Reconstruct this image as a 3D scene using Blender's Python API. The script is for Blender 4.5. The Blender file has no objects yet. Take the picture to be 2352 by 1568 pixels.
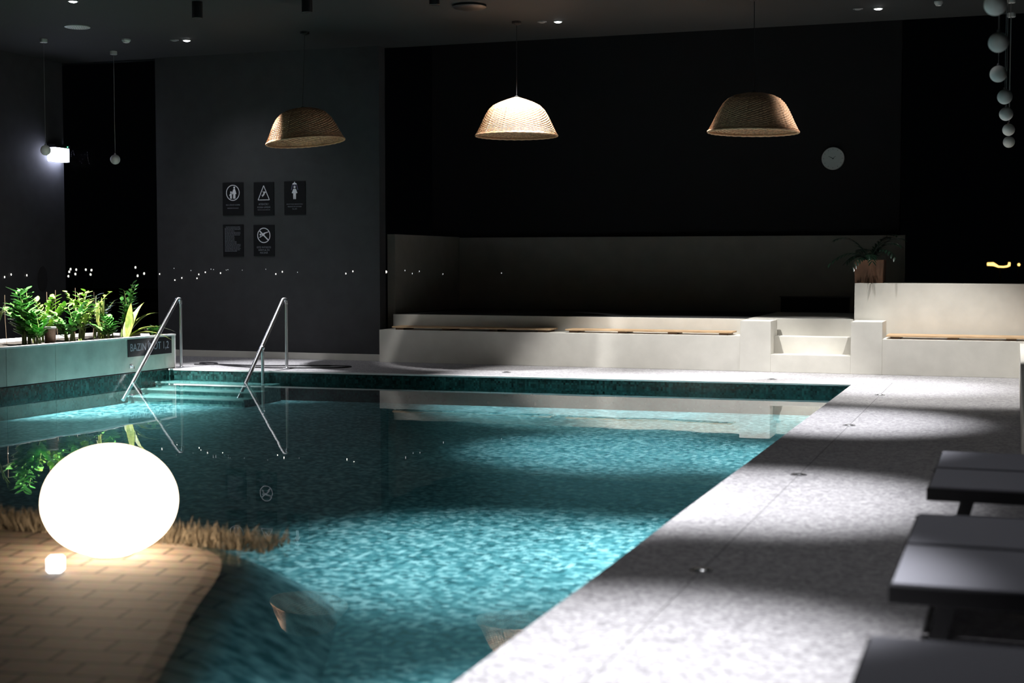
import bpy, bmesh, math, random
from mathutils import Vector, Matrix
R = math.radians
PI = math.pi
sc = bpy.context.scene
col = sc.collection
random.seed(7)

# ------------------------------------------------------------------ camera
cam_d = bpy.data.cameras.new('camera')
cam_d.sensor_width = 36.0
cam_d.lens = 50.0
cam_d.clip_end = 300
cam_d.dof.use_dof = True
cam_d.dof.focus_distance = 17.8
cam_d.dof.aperture_fstop = 1.8
cam = bpy.data.objects.new('camera', cam_d)
col.objects.link(cam)
cam.location = (0, 0, 1.4)
cam.rotation_euler = (R(90 - 3.2235), 0, R(19.4885))
sc.camera = cam

# ------------------------------------------------------------------ world, view
w = bpy.data.worlds.new('night')
sc.world = w
w.use_nodes = True
w.node_tree.nodes['Background'].inputs[0].default_value = (0.6, 0.75, 1.0, 1)
w.node_tree.nodes['Background'].inputs[1].default_value = 0.0006
vs = sc.view_settings
vs.view_transform = 'Standard'
vs.look = 'None'
vs.exposure = 0.0
vs.gamma = 1.0
vs.use_curve_mapping = False
sc.cycles.use_denoising = True
sc.cycles.max_bounces = 8
sc.cycles.transparent_max_bounces = 12
sc.cycles.sample_clamp_indirect = 4.0

# ------------------------------------------------------------------ lights of the room
def spot(name, loc, aim, power, size, blend=0.7, color=(1, .985, .97), radius=.04):
    d = bpy.data.lights.new(name, 'SPOT')
    d.energy = power
    d.spot_size = R(size)
    d.spot_blend = blend
    d.color = color
    d.shadow_soft_size = radius
    o = bpy.data.objects.new(name, d)
    col.objects.link(o)
    o.location = loc
    v = Vector(aim) - Vector(loc)
    o.rotation_euler = v.to_track_quat('-Z', 'Y').to_euler()
    return o

ZC = 4.4
COOL = (.97, .975, 1.0)
# row of ceiling spots along the right pool edge
for x, y, p, a in [(-1.3, 16.4, 1900, 40), (-3.4, 16.6, 2100, 44), (-5.4, 16.35, 1700, 40),
                   (-1.5, 12.7, 2500, 37), (-3.4, 12.75, 2300, 42),
                   (-1.5, 8.4, 2700, 38), (-2.9, 7.9, 2400, 43),
                   (-1.3, 4.7, 2900, 37)]:
    spot('deck_spot', (x, y, ZC - .05), (x, y, 0), p, a, 1.0, COOL, .10)
# added wide fill that lifts the dark deck bands and the loungers
for y, p in ((12.7, 50), (8.4, 80), (4.75, 90)):
    spot('deck_fill', (-1.3, y, ZC - .05), (-1.0, y, 0), p, 92, 1.0, COOL, .10)
for x, p in ((-.8, 1000), (-4.0, 1350)):  # unseen wide spots added to brighten the far white benches
    spot('bench_fill', (x, 16.55, ZC - .05), (x, 16.75, 0), p, 68, .35, (1, .98, .94))
spot('pool_spot_or_fill', (-6.2, 11.0, ZC - .05), (-6.2, 11.0, 0), 70, 84, 1.0)  # weak wide fill added over the dark water
# spots over the left side of the pool
spot('pool_spot_or_fill', (-10.6, 13.2, ZC - .05), (-10.8, 14.6, 0), 8500, 48, .9, (1, 1, .97))
spot('deck_fill', (-10.6, 13.6, ZC - .05), (-11.2, 14.6, 0), 260, 120, 1.0, COOL, .1)  # added fill for the left wall, plants and water
spot('pool_spot_or_fill', (-9.4, 16.3, ZC - .05), (-9.4, 16.7, 0), 1900, 40, .9, COOL)
# accents near the back wall, two unseen ones aimed at pendants
spot('accent_or_added_spot', (-10.68, 16.93, ZC - .04), (-10.0, 17.8, 0), 80, 100, 1.0, COOL)
spot('accent_or_added_spot', (-5.61, 16.2, ZC - .04), (-5.95, 17.0, 2.75), 800, 43, .5)
spot('accent_or_added_spot', (-1.05, 16.62, ZC - .04), (-2.5, 16.4, 3.0), 330, 22, .8, (1, .97, .93))  # unseen spot added for the right edge of this pendant
spot('accent_or_added_spot', (-1.60, 17.56, ZC - .04), (-1.9, 16.9, 0), 420, 80, .8)

# ------------------------------------------------------------------ material helpers
def new_mat(name):
    m = bpy.data.materials.new(name)
    m.use_nodes = True
    return m, m.node_tree.nodes, m.node_tree.links, m.node_tree.nodes['Principled BSDF']

def flat(name, c, rough=.6, metal=0.0, spec=.5, noise=0.0, nscale=30, bump=0.0, bscale=60):
    m, n, l, b = new_mat(name)
    b.inputs['Base Color'].default_value = (*c, 1)
    b.inputs['Roughness'].default_value = rough
    b.inputs['Metallic'].default_value = metal
    b.inputs['Specular IOR Level'].default_value = spec
    tc = n.new('ShaderNodeTexCoord')
    if noise:
        t = n.new('ShaderNodeTexNoise')
        t.inputs['Scale'].default_value = nscale
        t.inputs['Detail'].default_value = 5
        l.new(tc.outputs['Object'], t.inputs['Vector'])
        r = n.new('ShaderNodeValToRGB')
        r.color_ramp.elements[0].position = .3
        r.color_ramp.elements[1].position = .7
        r.color_ramp.elements[0].color = (*[v * (1 - noise) for v in c], 1)
        r.color_ramp.elements[1].color = (*[min(1, v * (1 + noise)) for v in c], 1)
        l.new(t.outputs['Fac'], r.inputs['Fac'])
        l.new(r.outputs['Color'], b.inputs['Base Color'])
    if bump:
        t2 = n.new('ShaderNodeTexNoise')
        t2.inputs['Scale'].default_value = bscale
        t2.inputs['Detail'].default_value = 4
        l.new(tc.outputs['Object'], t2.inputs['Vector'])
        bp = n.new('ShaderNodeBump')
        bp.inputs['Strength'].default_value = bump
        bp.inputs['Distance'].default_value = .01
        l.new(t2.outputs['Fac'], bp.inputs['Height'])
        l.new(bp.outputs['Normal'], b.inputs['Normal'])
    return m

def emit(name, c, s):
    m, n, l, b = new_mat(name)
    b.inputs['Base Color'].default_value = (.8, .8, .8, 1)
    b.inputs['Emission Color'].default_value = (*c, 1)
    b.inputs['Emission Strength'].default_value = s
    return m

def wood(name, c1, c2, scale=3.0):
    m, n, l, b = new_mat(name)
    tc = n.new('ShaderNodeTexCoord')
    mp = n.new('ShaderNodeMapping')
    mp.inputs['Scale'].default_value = (scale, scale * 14, scale * 14)
    t = n.new('ShaderNodeTexNoise')
    t.inputs['Scale'].default_value = 2
    t.inputs['Detail'].default_value = 8
    r = n.new('ShaderNodeValToRGB')
    r.color_ramp.elements[0].position = .35
    r.color_ramp.elements[1].position = .7
    r.color_ramp.elements[0].color = (*c1, 1)
    r.color_ramp.elements[1].color = (*c2, 1)
    l.new(tc.outputs['Object'], mp.inputs['Vector'])
    l.new(mp.outputs['Vector'], t.inputs['Vector'])
    l.new(t.outputs['Fac'], r.inputs['Fac'])
    l.new(r.outputs['Color'], b.inputs['Base Color'])
    b.inputs['Roughness'].default_value = .6
    return m

def stone_deck():
    m, n, l, b = new_mat('speckled_stone')
    tc = n.new('ShaderNodeTexCoord')
    v = n.new('ShaderNodeTexVoronoi')
    v.inputs['Scale'].default_value = 55
    t = n.new('ShaderNodeTexNoise')
    t.inputs['Scale'].default_value = 14
    t.inputs['Detail'].default_value = 6
    t.inputs['Roughness'].default_value = .7
    mx = n.new('ShaderNodeMix')
    mx.data_type = 'FLOAT'
    mx.inputs[0].default_value = .62
    sep = n.new('ShaderNodeSeparateColor')
    r = n.new('ShaderNodeValToRGB')
    r.color_ramp.elements[0].position = .25
    r.color_ramp.elements[1].position = .8
    r.color_ramp.elements[0].color = (.15, .143, .155, 1)
    r.color_ramp.elements[1].color = (.43, .42, .43, 1)
    l.new(tc.outputs['Object'], v.inputs['Vector'])
    l.new(tc.outputs['Object'], t.inputs['Vector'])
    l.new(v.outputs['Color'], sep.inputs[0])
    l.new(sep.outputs[0], mx.inputs[2])
    l.new(t.outputs['Fac'], mx.inputs[3])
    l.new(mx.outputs[0], r.inputs['Fac'])
    l.new(r.outputs['Color'], b.inputs['Base Color'])
    b.inputs['Roughness'].default_value = .62
    bp = n.new('ShaderNodeBump')
    bp.inputs['Strength'].default_value = .25
    bp.inputs['Distance'].default_value = .004
    l.new(mx.outputs[0], bp.inputs['Height'])
    l.new(bp.outputs['Normal'], b.inputs['Normal'])
    return m

def mosaic(name, cols, tile, nscale, rough=.35):
    """small square tiles with a random tone each, grouped in soft blotches"""
    m, n, l, b = new_mat(name)
    tc = n.new('ShaderNodeTexCoord')
    sn = n.new('ShaderNodeVectorMath')
    sn.operation = 'SNAP'
    sn.inputs[1].default_value = (tile, tile, tile)
    wn = n.new('ShaderNodeTexWhiteNoise')
    wn.noise_dimensions = '3D'
    t = n.new('ShaderNodeTexNoise')
    t.inputs['Scale'].default_value = nscale
    t.inputs['Detail'].default_value = 4
    t.inputs['Roughness'].default_value = .65
    off = n.new('ShaderNodeVectorMath')
    off.operation = 'ADD'
    off.inputs[1].default_value = (.0037, .0041, .0043)
    l.new(tc.outputs['Object'], off.inputs[0])
    l.new(off.outputs[0], sn.inputs[0])
    l.new(sn.outputs[0], wn.inputs['Vector'])
    l.new(tc.outputs['Object'], t.inputs['Vector'])
    mx = n.new('ShaderNodeMix')
    mx.data_type = 'FLOAT'
    mx.inputs[0].default_value = .55
    l.new(wn.outputs['Value'], mx.inputs[2])
    l.new(t.outputs['Fac'], mx.inputs[3])
    r = n.new('ShaderNodeValToRGB')
    r.color_ramp.elements[0].position = .25
    r.color_ramp.elements[1].position = .75
    r.color_ramp.elements[0].color = (*cols[0], 1)
    r.color_ramp.elements[1].color = (*cols[-1], 1)
    for i, c in enumerate(cols[1:-1]):
        e = r.color_ramp.elements.new(.25 + .5 * (i + 1) / (len(cols) - 1))
        e.color = (*c, 1)
    l.new(mx.outputs[0], r.inputs['Fac'])
    l.new(r.outputs['Color'], b.inputs['Base Color'])
    b.inputs['Roughness'].default_value = rough
    return m

def reflected_brick_paving():
    """clay pavers blended to teal down the slope, imitating a fading reflection (object-space depth)"""
    m, n, l, b = new_mat('reflected_clay_pavers')
    tc = n.new('ShaderNodeTexCoord')
    mp = n.new('ShaderNodeMapping')
    mp.inputs['Rotation'].default_value = (0, 0, R(-12))
    br = n.new('ShaderNodeTexBrick')
    br.inputs['Scale'].default_value = 1.0
    br.inputs['Brick Width'].default_value = .30
    br.inputs['Row Height'].default_value = .16
    br.inputs['Mortar Size'].default_value = .009
    br.inputs['Color1'].default_value = (.40, .31, .23, 1)
    br.inputs['Color2'].default_value = (.32, .245, .185, 1)
    br.inputs['Mortar'].default_value = (.07, .05, .036, 1)
    t = n.new('ShaderNodeTexNoise')
    t.inputs['Scale'].default_value = 25
    t.inputs['Detail'].default_value = 6
    mul = n.new('ShaderNodeMix')
    mul.data_type = 'RGBA'
    mul.blend_type = 'MULTIPLY'
    mul.inputs[0].default_value = .6
    l.new(tc.outputs['Object'], mp.inputs['Vector'])
    l.new(mp.outputs['Vector'], br.inputs['Vector'])
    l.new(tc.outputs['Object'], t.inputs['Vector'])
    l.new(br.outputs['Color'], mul.inputs[6])
    l.new(t.outputs['Color'], mul.inputs[7])
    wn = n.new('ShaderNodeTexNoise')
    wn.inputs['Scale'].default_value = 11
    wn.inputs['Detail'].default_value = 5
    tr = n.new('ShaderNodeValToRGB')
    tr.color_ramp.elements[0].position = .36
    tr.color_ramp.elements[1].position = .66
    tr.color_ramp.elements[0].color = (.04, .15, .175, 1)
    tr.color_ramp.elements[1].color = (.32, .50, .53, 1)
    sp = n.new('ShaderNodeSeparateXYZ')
    mr = n.new('ShaderNodeMapRange')  # depth blend paints the soft fade of the reflected bricks
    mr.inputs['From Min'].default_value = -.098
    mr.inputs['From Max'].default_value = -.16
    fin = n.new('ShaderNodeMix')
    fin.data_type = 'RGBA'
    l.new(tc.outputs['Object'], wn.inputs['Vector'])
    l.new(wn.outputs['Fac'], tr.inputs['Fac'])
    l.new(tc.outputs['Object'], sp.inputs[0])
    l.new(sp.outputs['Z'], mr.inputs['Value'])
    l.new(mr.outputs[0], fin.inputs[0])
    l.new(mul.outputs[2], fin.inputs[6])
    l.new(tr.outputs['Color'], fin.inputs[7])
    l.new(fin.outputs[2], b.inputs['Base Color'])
    b.inputs['Roughness'].default_value = .75
    bp = n.new('ShaderNodeBump')
    bp.inputs['Strength'].default_value = .6
    bp.inputs['Distance'].default_value = .008
    inv = n.new('ShaderNodeMath')
    inv.operation = 'SUBTRACT'
    inv.inputs[0].default_value = 1
    l.new(br.outputs['Fac'], inv.inputs[1])
    l.new(inv.outputs[0], bp.inputs['Height'])
    l.new(bp.outputs['Normal'], b.inputs['Normal'])
    return m

def water_mat():
    m, n, l, b = new_mat('still_water')
    n.remove(b)
    out = n['Material Output']
    tr = n.new('ShaderNodeBsdfTransparent')
    tr.inputs['Color'].default_value = (.78, .95, .96, 1)
    gl = n.new('ShaderNodeBsdfGlossy')
    gl.inputs['Roughness'].default_value = .012
    gl.inputs['Color'].default_value = (1, 1, 1, 1)
    fr = n.new('ShaderNodeFresnel')
    fr.inputs['IOR'].default_value = 1.33
    mx = n.new('ShaderNodeMixShader')
    tc = n.new('ShaderNodeTexCoord')
    t = n.new('ShaderNodeTexNoise')
    t.inputs['Scale'].default_value = 1.6
    t.inputs['Detail'].default_value = 2
    bp = n.new('ShaderNodeBump')
    bp.inputs['Strength'].default_value = .015
    bp.inputs['Distance'].default_value = .05
    l.new(tc.outputs['Object'], t.inputs['Vector'])
    l.new(t.outputs['Fac'], bp.inputs['Height'])
    l.new(bp.outputs['Normal'], gl.inputs['Normal'])
    l.new(fr.outputs[0], mx.inputs[0])
    l.new(tr.outputs[0], mx.inputs[1])
    l.new(gl.outputs[0], mx.inputs[2])
    l.new(mx.outputs[0], out.inputs['Surface'])
    return m

def pane_mat():
    m, n, l, b = new_mat('window_glass')
    n.remove(b)
    out = n['Material Output']
    tr = n.new('ShaderNodeBsdfTransparent')
    tr.inputs['Color'].default_value = (.93, .95, .95, 1)
    gl = n.new('ShaderNodeBsdfGlossy')
    gl.inputs['Roughness'].default_value = .0
    fr = n.new('ShaderNodeFresnel')
    fr.inputs['IOR'].default_value = 1.02
    mx = n.new('ShaderNodeMixShader')
    l.new(fr.outputs[0], mx.inputs[0])
    l.new(tr.outputs[0], mx.inputs[1])
    l.new(gl.outputs[0], mx.inputs[2])
    l.new(mx.outputs[0], out.inputs['Surface'])
    return m

def leaf_mat(name, c1, c2):
    m = flat(name, c1, rough=.28, noise=0)
    n, l = m.node_tree.nodes, m.node_tree.links
    b = n['Principled BSDF']
    tc = n['Texture Coordinate']
    t = n.new('ShaderNodeTexNoise')
    t.inputs['Scale'].default_value = 9
    r = n.new('ShaderNodeValToRGB')
    r.color_ramp.elements[0].position = .35
    r.color_ramp.elements[1].position = .65
    r.color_ramp.elements[0].color = (*c1, 1)
    r.color_ramp.elements[1].color = (*c2, 1)
    l.new(tc.outputs['Object'], t.inputs['Vector'])
    l.new(t.outputs['Fac'], r.inputs['Fac'])
    l.new(r.outputs['Color'], b.inputs['Base Color'])
    b.inputs['Subsurface Weight'].default_value = 0
    return m

M = dict(
    deck=stone_deck(),
    white=flat('white_plaster', (.62, .60, .55), .8, noise=.06, nscale=4, bump=.12, bscale=180),
    white_top=flat('white_coping', (.74, .73, .69), .6),
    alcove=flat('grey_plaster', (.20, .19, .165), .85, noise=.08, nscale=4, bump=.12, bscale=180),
    dark_wall=flat('charcoal_paint', (.032, .033, .037), .8, noise=.12, nscale=6, bump=.1, bscale=120),
    dark_surface=flat('matt_dark', (.014, .014, .015), .8),
    black_wall=flat('black_paint', (.003, .003, .0042), .9, noise=.2, nscale=3),
    ceiling=flat('ceiling_paint', (.011, .0125, .0125), .85, noise=.1, nscale=2),
    band=mosaic('dark_green_mosaic', [(.004, .015, .014), (.010, .036, .034), (.022, .08, .075)], .024, 9, .2),
    pool=mosaic('teal_mosaic', [(.016, .085, .10), (.06, .20, .225), (.17, .35, .375), (.42, .60, .62)], .035, 8, .4),
    step=mosaic('pale_mosaic', [(.06, .16, .16), (.12, .26, .25), (.2, .36, .34)], .03, 12, .4),
    step_edge=flat('pale_step_edge', (.30, .42, .40), .4),
    brick=reflected_brick_paving(),
    water=water_mat(),
    pane=pane_mat(),
    panel=flat('grey_green_tile', (.34, .375, .33), .3, noise=.16, nscale=5),
    metal_trim=flat('pale_metal_trim', (.8, .77, .76), .35, noise=.03, nscale=20),
    chrome=flat('polished_steel', (.86, .86, .89), .24, 1.0),
    steel=flat('brushed_steel', (.6, .6, .62), .3, 1.0),
    black=flat('black_plastic', (.008, .008, .009), .5),
    black_gloss=flat('black_acrylic', (.006, .006, .008), .6, spec=.2),
    ink=flat('white_print', (.78, .78, .85), .6),
    ink_dim=flat('grey_print', (.20, .21, .25), .6),
    ink_blue=flat('violet_print', (.10, .09, .17), .6),
    wicker=flat('wicker', (.55, .32, .18), .6, noise=.35, nscale=40),
    wicker_rim=flat('wicker_rim', (.52, .28, .15), .6, noise=.3, nscale=60),
    frosted=flat('frosted_glass', (.72, .74, .70), .5),
    cord=flat('grey_cord', (.16, .16, .16), .7),
    offwhite=flat('offwhite_plastic', (.5, .52, .5), .5),
    slat=wood('pale_pine', (.40, .25, .13), (.62, .44, .27)),
    batten=wood('dark_pine', (.06, .03, .015), (.13, .07, .035)),
    terracotta=flat('terracotta', (.105, .05, .026), .8, noise=.35, nscale=7),
    soil=flat('dark_soil', (.018, .013, .009), .95, noise=.5, nscale=40, bump=.8, bscale=50),
    leaf_a=leaf_mat('glossy_leaf', (.035, .16, .03), (.11, .32, .06)),
    leaf_b=leaf_mat('lime_leaf', (.12, .28, .04), (.28, .42, .07)),
    leaf_c=leaf_mat('olive_leaf', (.10, .14, .03), (.24, .26, .07)),
    leaf_d=leaf_mat('dark_leaf', (.004, .014, .008), (.01, .03, .016)),
    stem=flat('green_stem', (.14, .19, .05), .5),
    cane=flat('dry_cane', (.12, .08, .05), .7),
    straw=flat('reflected_straw', (.26, .21, .145), .85, noise=.4, nscale=30),
    fabric=flat('grey_sling', (.27, .27, .31), .85, noise=.08, nscale=200, bump=.2, bscale=400),
    frame=flat('black_frame', (.010, .010, .012), .45),
    globe=emit('reflected_globe_glow', (1.0, .80, .58), 7.5),
    glow=emit('reflected_cube_glow', (.95, .95, 1.0), 3.0),
    lamp_on=emit('lit_lens', (.95, .97, 1.0), 40.0),
    lamp_dim=flat('unlit_lens', (.25, .25, .25), .4),
    emergency=emit('lit_diffuser', (.72, .76, 1.0), 34.0),
    led=emit('green_led', (.1, 1.0, .4), 3.0),
    city=emit('city_glow', (1.0, .95, .85), 5.0),
    city_soft=emit('soft_glint', (.95, .95, 1.0), 1.2),
    neon=emit('orange_light', (1.0, .58, .16), 3.0),
    rubber=flat('black_rubber', (.012, .011, .014), .45),
    dial=flat('clock_face', (.48, .53, .52), .5),
    grout=flat('dark_joint', (.13, .125, .13), .9),
)

# ------------------------------------------------------------------ object helpers
def tag(o, label=None, cat=None, group=None, kind=None):
    if label: o['label'] = label
    if cat: o['category'] = cat
    if group: o['group'] = group
    if kind: o['kind'] = kind
    return o

def origin(o):
    p = Vector((0, 0, 0))
    while o is not None:
        p += o.location
        o = o.parent
    return p

def thing(name, loc, label, cat, group=None):
    o = bpy.data.objects.new(name, None)
    o.empty_display_size = .1
    col.objects.link(o)
    o.location = loc
    return tag(o, label, cat, group)

class MB:
    """collects shapes given in world coordinates, then links them as one mesh object"""
    def __init__(s):
        s.bm = bmesh.new()
    def face(s, pts):
        return s.bm.faces.new([s.bm.verts.new(p) for p in pts])
    def grid(s, rows, closed=False, caps=False):
        vr = [[s.bm.verts.new(p) for p in r] for r in rows]
        k = len(vr[0])
        for i in range(len(vr) - 1):
            for j in range(k if closed else k - 1):
                j2 = (j + 1) % k
                s.bm.faces.new((vr[i][j], vr[i][j2], vr[i + 1][j2], vr[i + 1][j]))
        if caps:
            s.bm.faces.new(list(reversed(vr[0])))
            s.bm.faces.new(vr[-1])
        return s
    def box(s, x0, x1, y0, y1, z0, z1, bev=0.0):
        b = bmesh.new()
        bmesh.ops.create_cube(b, size=1)
        for v in b.verts:
            v.co = Vector(((x0 + x1) / 2 + v.co.x * (x1 - x0), (y0 + y1) / 2 + v.co.y * (y1 - y0), (z0 + z1) / 2 + v.co.z * (z1 - z0)))
        if bev:
            bmesh.ops.bevel(b, geom=b.edges[:], offset=bev, segments=2, affect='EDGES', profile=.7)
        s.add(b)
        return s
    def add(s, b, mat=None):
        if mat is not None:
            bmesh.ops.transform(b, matrix=mat, verts=b.verts)
        me = bpy.data.meshes.new('tmp')
        b.to_mesh(me)
        b.free()
        s.bm.from_mesh(me)
        bpy.data.meshes.remove(me)
        return s
    def tube(s, path, r, n=10, closed=False):
        P = [Vector(p) for p in path]
        k = len(P)
        rows = []
        up = Vector((0, 0, 1))
        prev = None
        for i in range(k):
            if closed:
                t = (P[(i + 1) % k] - P[i - 1]).normalized()
            else:
                t = (P[min(i + 1, k - 1)] - P[max(i - 1, 0)]).normalized()
            if prev is None:
                a = t.cross(up)
                if a.length < .05:
                    a = t.cross(Vector((1, 0, 0)))
            else:
                a = prev - t * prev.dot(t)
            a.normalize()
            prev = a
            b = t.cross(a)
            rr = r[i] if isinstance(r, (list, tuple)) else r
            rows.append([P[i] + a * (rr * math.cos(2 * PI * j / n)) + b * (rr * math.sin(2 * PI * j / n)) for j in range(n)])
        if closed:
            rows.append(rows[0])
            s.grid(rows, True)
            bmesh.ops.remove_doubles(s.bm, verts=s.bm.verts, dist=1e-5)
        else:
            s.grid(rows, True, True)
        return s
    def lathe(s, cx, cy, cz, prof, n=32, axis='Z'):
        rows = []
        for r, z in prof:
            row = []
            for j in range(n):
                a = 2 * PI * j / n
                if axis == 'Z':
                    row.append((cx + r * math.cos(a), cy + r * math.sin(a), cz + z))
                else:
                    row.append((cx + r * math.cos(a), cy - z, cz + r * math.sin(a)))
            rows.append(row)
        s.grid(rows, True, True)
        return s
    def ball(s, c, r, u=24, v=14):
        b = bmesh.new()
        bmesh.ops.create_uvsphere(b, u_segments=u, v_segments=v, radius=r)
        return s.add(b, Matrix.Translation(c))
    def prism(s, poly, y0, y1):
        """outline in X and Z, thickness along Y"""
        a = [s.bm.verts.new((x, y0, z)) for x, z in poly]
        b = [s.bm.verts.new((x, y1, z)) for x, z in poly]
        s.bm.faces.new(a)
        s.bm.faces.new(list(reversed(b)))
        for i in range(len(poly)):
            j = (i + 1) % len(poly)
            s.bm.faces.new((a[j], a[i], b[i], b[j]))
        return s
    def slab(s, poly, z0, z1):
        a = [s.bm.verts.new((x, y, z0)) for x, y in poly]
        b = [s.bm.verts.new((x, y, z1)) for x, y in poly]
        s.bm.faces.new(list(reversed(a)))
        s.bm.faces.new(b)
        for i in range(len(poly)):
            j = (i + 1) % len(poly)
            s.bm.faces.new((a[i], a[j], b[j], b[i]))
        return s
    def build(s, name, mat, parent=None, at=None, smooth=False):
        o0 = origin(parent) if parent is not None else Vector(at or (0, 0, 0))
        bmesh.ops.translate(s.bm, verts=s.bm.verts, vec=-o0)
        bmesh.ops.recalc_face_normals(s.bm, faces=s.bm.faces)
        me = bpy.data.meshes.new(name)
        s.bm.to_mesh(me)
        s.bm.free()
        me.materials.append(mat)
        if smooth:
            for p in me.polygons:
                p.use_smooth = True
            try:
                me.set_sharp_from_angle(angle=R(40))
            except Exception:
                pass
        o = bpy.data.objects.new(name, me)
        col.objects.link(o)
        if parent is not None:
            o.parent = parent
        else:
            o.location = o0
        return o

def copy_tree(o, parent=None):
    c = o.copy()
    col.objects.link(c)
    c.parent = parent
    for ch in list(o.children):
        copy_tree(ch, c)
    return c

def struct(o):
    o['kind'] = 'structure'
    return o

# ------------------------------------------------------------------ the setting
ZW = -.10          # water level
ZP = -.36          # pool floor
XL, XR = -10.40, -1.74     # left edge at the far corner, right edge
SKEW = .047                # the left edge drifts outwards towards the near end
def left_x(y):
    return XL - (16.0 - y) * SKEW
def far_y(x):      # the pool's far edge runs very slightly askew
    return 15.93 + (x - XL) * (16.44 - 15.93) / (XR - XL)
YN = -1.0
YB = 18.05

b = MB()
b.slab([(-13.7, far_y(XL)), (XL, far_y(XL)), (XR, far_y(XR)), (3, far_y(XR)), (3, 18.4), (-13.7, 18.4)], -.6, 0)
b.slab([(XR, YN - 2), (3, YN - 2), (3, far_y(XR)), (XR, far_y(XR))], -.6, 0)
b.slab([(-13.7, YN - 2), (left_x(YN), YN - 2), (left_x(YN), YN), (XL, far_y(XL)), (-13.7, far_y(XL))], -.6, 0)
b.slab([(left_x(YN), YN - 2), (XR, YN - 2), (XR, YN), (left_x(YN), YN)], -.6, 0)
struct(b.build('floor', M['deck']))

# pool shell: dark mosaic sides, teal floor
e = .006
b = MB()
b.face([(XL, far_y(XL) - e, -.012), (XR, far_y(XR) - e, -.012), (XR, far_y(XR) - e, ZP - .05), (XL, far_y(XL) - e, ZP - .05)])
b.face([(XR - e, YN, -.012), (XR - e, far_y(XR), -.012), (XR - e, far_y(XR), ZP - .05), (XR - e, YN, ZP - .05)])
b.face([(left_x(YN) + e, YN, -.004), (XL + e, far_y(XL), -.004), (XL + e, far_y(XL), ZP - .05), (left_x(YN) + e, YN, ZP - .05)])
b.face([(left_x(YN), YN + e, -.012), (XR, YN + e, -.012), (XR, YN + e, ZP - .05), (left_x(YN), YN + e, ZP - .05)])
struct(b.build('wall_pool', M['band']))
b = MB()
b.slab([(left_x(YN), YN), (XR, YN), (XR, far_y(XR)), (XL, far_y(XL))], ZP - .2, ZP)
struct(b.build('floor_pool', M['pool']))
# pale nosing round the rim, and the joint that carries the drains
b = MB()
b.slab([(XL + .02, far_y(XL) - .012), (XR, far_y(XR) - .012), (XR, far_y(XR) + .05), (XL + .02, far_y(XL) + .05)], -.012, .006)
struct(b.build('trim_1', M['metal_trim']))
b = MB()
b.box(-1.3218, -1.3182, -2, 16.9, -.003, .0015)
struct(b.build('trim_2', M['grout']))

wat = MB()
wat.face([(left_x(YN) + .008, YN + .008, ZW), (XR - .008, YN + .008, ZW), (XR - .008, far_y(XR) - .008, ZW), (XL + .008, far_y(XL) - .008, ZW)])
o = wat.build('pool_water', M['water'])
if o.data.polygons[0].normal.z < 0:
    o.data.flip_normals()
tag(o, 'still clear teal water filling the pool and mirroring the walls', 'water', kind='stuff')

# underwater entry steps between the rails
st = thing('pool_steps', (-9.5, 15.7, ZP), 'pale tiled steps under the water between the two handrails', 'steps')
for k in range(3):
    y1 = far_y(-9.5) - .04 - k * .3
    z1 = -.145 - k * .065
    MB().box(XL + .0, -8.75, y1 - .3, y1, ZP, z1).build('step', M['step'], st)
    MB().box(XL + .0, -8.75, y1 - .32, y1 - .27, z1 - .01, z1 + .006).build('nosing', M['step_edge'], st)

# brick terrace at the near left, a window reflection built as solid ground
def smooth_path(pts, z, n=6, closed=False):
    P = [Vector((*p, z)) for p in pts]
    k = len(P)
    out = []
    for i in range(k if closed else k - 1):
        if closed:
            a, b_, c, d = P[i - 1], P[i], P[(i + 1) % k], P[(i + 2) % k]
        else:
            a, b_, c, d = P[max(i - 1, 0)], P[i], P[i + 1], P[min(i + 2, k - 1)]
        for q in range(n):
            f = q / n
            out.append(.5 * ((2 * b_) + (c - a) * f + (2 * a - 5 * b_ + 4 * c - d) * f * f + (-a + 3 * b_ - 3 * c + d) * f ** 3))
    if not closed:
        out.append(P[-1])
    return out
outline = [(-9.6, 6.45), (-6.5, 6.52), (-4.6, 6.5), (-3.98, 6.32), (-3.68, 5.95), (-3.36, 5.2), (-3.06, 4.55), (-2.86, 4.0), (-2.95, 3.2), (-3.6, 2.5), (-5.5, 2.1), (-8.0, 1.8), (-9.6, 2.2)]
pts = smooth_path(outline, 0, 6, True)
k = len(pts)
nrm = []
for i in range(k):
    tg = (pts[(i + 1) % k] - pts[i - 1]).normalized()
    nrm.append(Vector((-tg.y, tg.x, 0)))
b = MB()
cen = Vector((-6.2, 4.4, 0))
rings = []
for s, z in ((.02, -.088), (.4, -.088), (.8, -.088)):
    rings.append([(*(cen + (p - cen) * s).xy, z) for p in pts])
for off, z in ((0, -.09), (.08, -.102), (.18, -.125), (.34, -.20), (.50, -.29), (.64, ZP - .01)):
    ring = []
    for p, q in zip(pts, nrm):
        v = p + q * off
        ring.append((max(XL + .03, v.x), v.y, z))
    rings.append(ring)
b.grid(rings, True, True)
o = b.build('reflected_terrace', M['brick'])
tag(o, 'reflected clay brick terrace around the glowing globe, built solid and fading into the pool', 'paving', kind='structure')

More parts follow.
